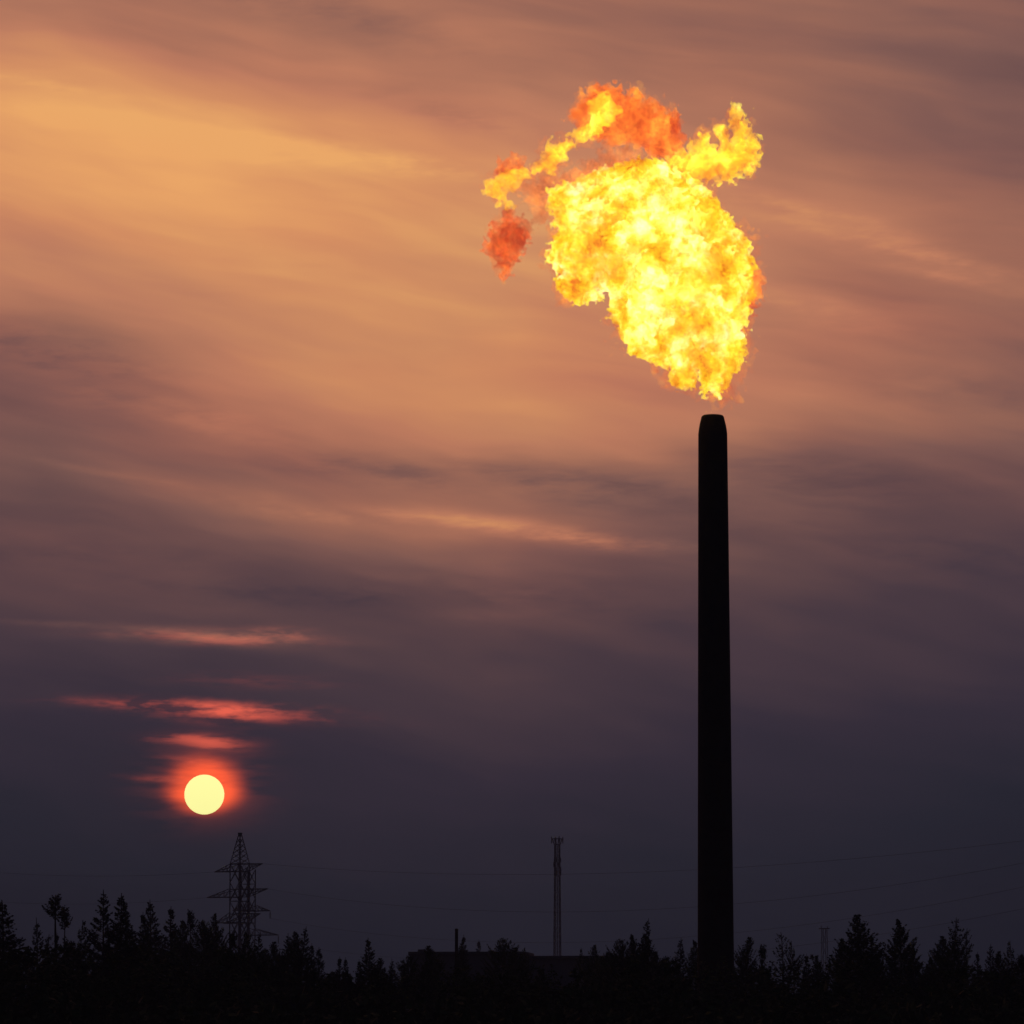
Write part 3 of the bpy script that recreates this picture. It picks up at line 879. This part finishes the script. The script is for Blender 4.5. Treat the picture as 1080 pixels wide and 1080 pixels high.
def broad_proto(seed, shape, n_limbs=26, leaves=5200, leaf=.012, clump=.05, start=.25, stems=1, lean=0.0, sparse=0.0):
    """unit-height broadleaf: limbs rise into a crown, leaf clumps sit round their ends; shape(z) -> radius"""
    rs = np.random.RandomState(seed)
    tb = MB(); lb = LeafBuf(); cl = []
    for st in range(stems):
        ox, oy = (0, 0) if stems == 1 else (rs.uniform(-.05, .05), rs.uniform(-.05, .05))
        topx = ox * 2.0 + lean; th = 1.0 if st == 0 else rs.uniform(.75, .95)
        def axis(z): return np.array([ox * (.3 + z) + lean * z * z + .012 * math.sin(6 * z + seed), oy * (.3 + z) + .012 * math.cos(5 * z + seed), z * th])
        zz = np.linspace(0, .97, 12)
        for a, b_ in zip(zz[:-1], zz[1:]): tb.beam(axis(a), axis(b_), .017 * (1 - a) / math.sqrt(stems) + .002, .017 * (1 - b_) / math.sqrt(stems) + .002, 6)
        for k in range(n_limbs // stems):
            z0 = start + (.96 - start) * rs.rand() ** .9
            a = rs.uniform(0, 2 * math.pi)
            z1 = min(.99, z0 + rs.uniform(.04, .16))
            r1 = shape(z1) * rs.uniform(.45, 1.05)
            p0 = axis(max(.05, z0 - .06)); c_ = axis(z1)
            p3 = np.array([c_[0] + r1 * math.cos(a), c_[1] + r1 * math.sin(a), z1 * th])
            pm_ = p0 * .5 + p3 * .5 + np.array([0, 0, .012])
            tb.beam(p0, pm_, .006 * (1.1 - z0), .0042 * (1.1 - z0), 4); tb.beam(pm_, p3, .0042 * (1.1 - z0), .0012, 4)
            cl.append((p3, 1.0)); cl.append((pm_ + rs.normal(size=3) * .01, .8)); cl.append(((pm_ + p3) / 2, .9))
            for u_ in range(3):
                a2 = a + rs.uniform(-1.0, 1.0); b0_ = pm_ + (p3 - pm_) * rs.uniform(0, .9)
                e_ = b0_ + np.array([math.cos(a2), math.sin(a2), rs.uniform(.1, .9)]) * rs.uniform(.03, .075) * max(.3, 1.15 - z1)
                tb.beam(b0_, e_, .002, .0007, 3); cl.append((e_, .7))
        cl.append((axis(.97), .45)); cl.append((axis(.93), .6))
    if sparse: cl = [c for c in cl if rs.rand() > sparse]
    W8 = np.array([c[1] for c in cl]); P = np.array([c[0] for c in cl])
    pick = rs.choice(len(cl), leaves, p=W8 ** 2 / (W8 ** 2).sum())
    C = P[pick] + rs.normal(size=(leaves, 3)) * (clump * .5 * W8[pick] * np.clip(1.35 - .9 * P[pick][:, 2], .35, 1.1))[:, None] * [1, 1, .85]
    dv = unit(rs.normal(size=(leaves, 3)) + [0, 0, -.3])
    s_ = leaf * rs.uniform(.6, 1.3, leaves)[:, None]
    lb.quads(C, dv * s_ * .7, unit(np.cross(dv, rs.normal(size=(leaves, 3)))) * s_ * .5)
    return tb, lb


def oval(r, c=.6, low=.8):
    """radius of an egg-shaped crown whose widest part is at height c"""
    def f(z):
        if z >= c: return r * max(.0, 1 - ((z - c) / (1.0 - c)) ** 1.6) + .004
        return r * (low + (1 - low) * max(0, z) / c)
    return f


PROTO = {}


def reg(key, tb_lb, bark, leafm):
    tb, lb = tb_lb
    PROTO[key] = (mesh_np('trunk', np.concatenate(tb.V), np.concatenate(tb.F), M[bark]), lb.mesh('crown', M[leafm]))


reg('spruce1', spruce_proto(1), 'bark', 'spruce')
reg('spruce2', spruce_proto(2, R=.15, tiers=64, droop=.1, leanx=.02), 'bark', 'spruce')
reg('spruce3', spruce_proto(3, R=.195, tiers=54, gap=.1, ragged=.5, leanx=-.01, bare_top=.04), 'bark', 'spruce')
reg('spruce4', spruce_proto(4, R=.165, tiers=60, leanx=.05, ragged=.4, bare_top=.035), 'bark', 'spruce')
reg('spruce5', spruce_proto(5, R=.16, tiers=48, gap=.2, ragged=.55, leanx=.015, bare_top=.05), 'bark', 'spruce')
reg('birch1', spruce_proto(21, R=.125, tiers=74, start=.10, gap=.06, ragged=.5, bare_top=.015, asc=1.7, cap=.36), 'birch', 'leaf')
reg('birch2', spruce_proto(22, R=.105, tiers=74, start=.10, gap=.08, ragged=.5, bare_top=.015, asc=2.0, cap=.34, leanx=.03), 'birch', 'leaf')
reg('birch3', spruce_proto(23, R=.17, tiers=66, start=.10, gap=.10, ragged=.6, bare_top=.02, asc=1.5, cap=.34), 'birch', 'leaf')
reg('aspen', spruce_proto(24, R=.095, tiers=70, start=.10, gap=.05, ragged=.45, bare_top=.015, asc=2.1, cap=.28, leanx=.03), 'bark', 'leaf')
reg('willow', broad_proto(15, oval(.28, .6), 40, 8000, .016, .07, start=.15, stems=4), 'bark', 'leaf')
reg('willow2', broad_proto(16, oval(.25, .65), 38, 7500, .016, .075, start=.15, stems=3), 'bark', 'leaf')
reg('sparse1', spruce_proto(27, R=.13, tiers=34, start=.2, gap=.35, ragged=.7, bare_top=.03, asc=1.9, cap=.4, leanx=-.02), 'birch', 'leaf')
reg('sparse2', spruce_proto(28, R=.15, tiers=26, start=.25, gap=.4, ragged=.8, bare_top=.04, asc=1.6, cap=.45, leanx=.03), 'bark', 'leaf')
reg('pine', spruce_proto(19, R=.06, tiers=15, start=.86, gap=.15, ragged=.6, bare_top=.02, asc=1.7, leanx=-.012, cap=.15), 'bark', 'spruce')
WID = {'spruce1': .17, 'spruce2': .13, 'spruce3': .18, 'spruce4': .15, 'spruce5': .16, 'birch1': .17, 'birch2': .15, 'birch3': .23, 'aspen': .15,
       'willow': .34, 'willow2': .31, 'sparse1': .18, 'sparse2': .22, 'pine': .12}
NAMES = {'s': 'spruce_tree', 'b': 'birch_tree', 'a': 'aspen_tree', 'w': 'willow_tree', 'p': 'pine_tree'}
trs = random.Random(77)


def tree(kind, px, py, D, label, wide=1.0, name=None, group='trees of the dark treeline', rz=None):
    g = at(px, HORIZON, D)
    H = zof(py, D) + .25
    nm = name or (NAMES[kind[0]] if not kind.startswith('sparse') and not kind.startswith('spruce') else ('spruce_tree' if kind.startswith('spruce') else 'birch_tree'))
    root = empty(nm, (g.x, g.y, -.25), trs.uniform(0, 6.28) if rz is None else rz)
    root.scale = (H * wide, H * wide, H)
    tag(root, label, 'tree', group)
    tm, cm = PROTO[kind]
    link('trunk', tm, root); link('crown', cm, root)
    return root


T = [
    # kind, px, py, distance, wide, label
    ('spruce1', 0, 949, 262, 1.25, 'broad spruce cut by the left edge of the photo'),
    ('spruce5', 38, 967, 285, .8, 'thin gappy spruce between the left edge and the bare-stemmed pine'),
    ('pine', 58, 944, 300, 1.25, 'bare-stemmed pine whose round crown stands free above the left treeline'),
    ('pine', 66, 957, 303, .85, 'shorter thin pine touching the right side of the bare-stemmed one'),
    ('sparse2', 47, 985, 290, .9, 'low loose birch left of the bare-stemmed pine'),
    ('spruce2', 60, 984, 300, .8, 'small spruce right under the bare-stemmed pine'),
    ('sparse1', 82, 970, 310, 1.0, 'loose birch with a thin spike between pine and tallest spruce'),
    ('birch3', 74, 992, 285, 1.0, 'low bushy birch between pine and tallest left spruce'),
    ('spruce3', 108, 938, 290, .85, 'tallest ragged spruce of the left group with bent tip'),
    ('spruce1', 126, 942, 280, .95, 'dense tall spruce just right of the tallest left one'),
    ('spruce4', 136, 954, 285, .85, 'shorter spruce leaning on the dense tall left one'),
    ('spruce2', 149, 962, 330, .8, 'slim spruce tip between two taller left spruces'),
    ('spruce1', 157, 949, 350, .85, 'hazy pointed spruce, middle one of the left group'),
    ('spruce2', 177, 956, 340, 1.0, 'narrow columnar spruce with a forked tip left of the pylons'),
    ('aspen', 190, 972, 330, .8, 'small aspen right of the forked narrow spruce'),
    ('pine', 199, 960, 345, .8, 'little tree with a clump on a thin stem left of pylons'),
    ('birch3', 213, 970, 330, .9, 'wide-topped birch close left of the pylons'),
    ('birch1', 226, 964, 350, .7, 'slim birch touching the left arm of the pylon'),
    ('willow2', 243, 979, 300, .7, 'bushy willow at the left foot of the peaked pylon'),
    ('birch1', 258, 984, 320, .9, 'birch in front of the legs of both pylons'),
    ('spruce4', 268, 983, 290, .8, 'dark spruce at the right foot of the pylons'),
    ('birch3', 280, 1000, 290, .8, 'low birch just right of the pylons'),
    ('aspen', 292, 994, 300, .9, 'rounded aspen under the lowest right pylon arm'),
    ('spruce3', 303, 984, 282, .8, 'left tip of the big clump right of the pylons'),
    ('birch2', 309, 983, 290, 1.0, 'leafy birch in the middle of the clump right of pylons'),
    ('spruce4', 316, 977, 280, .85, 'highest leaning spruce of the clump right of pylons'),
    ('spruce2', 327, 995, 300, .9, 'small spruce at the right flank of that clump'),
    ('spruce1', 335.5, 999, 270, .85, 'single pointed spruce in the dip right of the clump'),
    ('spruce2', 359, 1009, 262, .9, 'left one of twin low spruces midway to the hall'),
    ('spruce2', 365, 1010, 266, .8, 'right one of twin low spruces midway to the hall'),
    ('birch3', 350, 1024, 255, .8, 'low bush left of the twin spruces'),
    ('spruce1', 388, 989, 275, .9, 'tall pointed spruce left of the long hall'),
    ('aspen', 397, 1011, 270, .9, 'aspen at the right side of the tall spruce by the hall'),
    ('spruce2', 379, 1012, 270, .8, 'low spruce at the left side of the tall one by the hall'),
    ('birch2', 405, 1021, 262, .9, 'low birch between tall spruce and the hall'),
    ('spruce3', 414, 1011, 290, .7, 'small spruce just left of the hall'),
    ('birch3', 431, 1007, 300, .9, 'bushy birch hiding the left corner of the hall'),
    ('aspen', 456, 998, 330, 1.0, 'aspen rising just above the roof left of the pole'),
    ('birch2', 447, 1014, 290, .9, 'dark birch below roof level left of the aspen'),
    ('spruce4', 486, 992, 380, .8, 'pointed spruce right behind the bare pole'),
    ('spruce2', 490.5, 986, 500, .8, 'faint taller spruce tip right of the bare pole'),
    ('spruce2', 503.5, 991, 760, .8, 'far faint spruce tip above the roof of the hall'),
    ('birch3', 505, 1027, 270, .8, 'low birch before the middle of the hall'),
    ('birch3', 531, 989, 360, .9, 'rounded birch breaking the roofline left of the mast'),
    ('aspen', 546, 1000, 350, .9, 'aspen right beside the rounded birch left of the mast'),
    ('sparse1', 555, 999, 360, .7, 'thin birch nearest to the mast on its left'),
    ('birch2', 572, 1029, 270, .8, 'low birch at the foot of the mast'),
    ('sparse1', 616, 1000, 380, .8, 'thin birch at the right end of the hall'),
    ('birch1', 628, 997, 370, .9, 'slim birch right of the hall end'),
    ('birch3', 641, 1003, 330, .9, 'wide low birch left of the flat-topped one'),
    ('birch3', 655, 990, 300, .8, 'flat-topped birch left of the tall leaning spruce'),
    ('spruce4', 678, 969, 285, .8, 'tall leaning spruce midway between mast and stack'),
    ('birch2', 670, 986, 300, .9, 'birch pressed against the left of the tall leaning spruce'),
    ('birch1', 683, 989, 300, .8, 'birch pressed against the right of the tall leaning spruce'),
    ('aspen', 695, 1004, 310, .9, 'low aspen right of the tall leaning spruce'),
    ('birch3', 704, 1008, 290, .8, 'low wide birch between leaning spruce and stack'),
    ('spruce4', 718, 989, 330, .85, 'slim spruce with a faint tip left of the stack'),
    ('birch2', 735, 992, 310, .9, 'birch half hidden by the left edge of the stack'),
    ('aspen', 787, 989, 290, .9, 'rounded aspen first to the right of the stack'),
    ('willow2', 806, 994, 300, .55, 'blunt willow second to the right of the stack'),
    ('sparse2', 828, 983, 320, .9, 'sparse see-through birch right of the blunt willow'),
    ('sparse1', 838, 992, 320, .8, 'thin loose birch beside the see-through one'),
    ('spruce2', 852, 1006, 300, .8, 'small pointed spruce left of the small lattice mast'),
    ('birch1', 863, 1008, 300, .8, 'low birch at the foot of the small lattice mast'),
    ('birch2', 887, 990, 290, .9, 'birch on the left flank of the big oval tree'),
    ('birch1', 907, 965, 275, 1.25, 'big oval birch, tallest tree right of the stack'),
    ('spruce2', 919, 986, 285, .9, 'spruce on the right flank of the big oval birch'),
    ('aspen', 929, 1003, 290, .8, 'low aspen between the two oval trees on the right'),
    ('spruce2', 941, 1000, 290, .8, 'small spruce at the left of the smaller oval birch'),
    ('birch2', 953, 970, 290, 1.1, 'smaller oval birch right of the big oval one'),
    ('birch1', 965, 1003, 290, .9, 'low birch at the right of the smaller oval birch'),
    ('aspen', 993, 988, 300, .9, 'aspen left of the open-topped birch'),
    ('sparse1', 1008, 968, 300, .95, 'open-topped birch with a forked twiggy crown near the right edge'),
    ('sparse2', 1019, 979, 305, .7, 'twiggy birch just right of the open-topped one'),
    ('birch3', 1005, 996, 290, .9, 'leafy birch under the open-topped one'),
    ('birch2', 980, 1011, 280, .9, 'low birch in the dip left of the open-topped one'),
    ('spruce2', 1031, 1004, 290, .8, 'small spruce right of the twiggy birch'),
    ('spruce3', 1047, 995, 290, .7, 'pointed spruce third from the right edge'),
    ('aspen', 1057, 1004, 290, .8, 'low aspen right of the pointed spruce by the edge'),
    ('sparse1', 1069, 992, 300, .8, 'loose round-headed birch next to the right edge'),
    ('birch3', 1079, 1006, 290, .9, 'birch cut by the right edge of the photo'),
]
for kind, px, py, D, wide, lab in T:
    tree(kind, px, py, D, lab, wide)

# the thicket that fills the space below the tops: one mass
tm_, cm_ = [], []
rs = np.random.RandomState(9)
keys = ['willow', 'willow2', 'birch3', 'birch1', 'spruce1', 'aspen']
PV = {}
for k in keys:
    me = PROTO[k][1]; a = np.zeros(len(me.vertices) * 3, np.float32); me.vertices.foreach_get('co', a)
    PV[k] = a.reshape(-1, 4, 3)
TH = []
nfill = 210
for i in range(nfill):
    D = rs.uniform(215, 330)
    px = -260 + 1600 * (i + rs.rand()) / nfill
    py = rs.uniform(990, 1024) if px < 300 else rs.uniform(1004, 1034) + (9 if 340 < px < 640 else 0)
    if px < -12 or px > 1092: py = rs.uniform(965, 1020)          # taller wood on either side of the view
    k = keys[rs.randint(len(keys))]
    g = at(px, HORIZON, D); H = zof(py, D)
    q = PV[k]; q = q[rs.permutation(len(q))[:1000]]
    c = q.mean(1, keepdims=True); q = c + (q - c) * 1.9
    a = rs.uniform(0, 6.28); ca, sa = math.cos(a), math.sin(a)
    wd = H * rs.uniform(1.0, 1.5)
    x = (q[..., 0] * ca - q[..., 1] * sa) * wd + g.x; y = (q[..., 0] * sa + q[..., 1] * ca) * wd + g.y
    TH.append(np.stack([x, y, q[..., 2] * H], -1).reshape(-1, 3))
# low scrub close to the ground
n = 60000
sx = rs.uniform(-75, 75, n); sy = rs.uniform(205, 335, n)
sz = rs.rand(n) ** .8 * (3.6 + 1.2 * np.sin(sx * .5) * np.cos(sy * .4))
C = np.stack([sx, sy, sz], 1); dv = unit(rs.normal(size=(n, 3)))
s_ = rs.uniform(.14, .34, n)[:, None]
U = dv * s_; W_ = unit(np.cross(dv, rs.normal(size=(n, 3)))) * s_ * .7
TH.append(np.stack([C - U, C - W_, C + U, C + W_], 1).reshape(-1, 3))
V = np.concatenate(TH)
th = link('thicket', mesh_np('thicket', V, np.arange(len(V)).reshape(-1, 4), M['leaf']))
tag(th, 'black mass of scrub and young trees along the bottom', 'thicket', kind='stuff')

# ------------------------------------------------------------------ hazy evening air
hz = MB(); hz.box((0, 900, 35), (2400, 2200, 73))
mh = bpy.data.materials.new('evening_haze'); mh.use_nodes = True; mh.node_tree.nodes.clear()
b = NB(mh.node_tree)
pv = b.n('ShaderNodeVolumePrincipled'); pv.inputs['Color'].default_value = (.5, .63, .95, 1)
pv.inputs['Density'].default_value = 0.00034; pv.inputs['Anisotropy'].default_value = 0.0
o_ = b.n('ShaderNodeOutputMaterial'); mh.node_tree.links.new(pv.outputs[0], o_.inputs['Volume'])
tag(hz.build('haze', mh), 'thin evening haze', 'haze', kind='stuff')
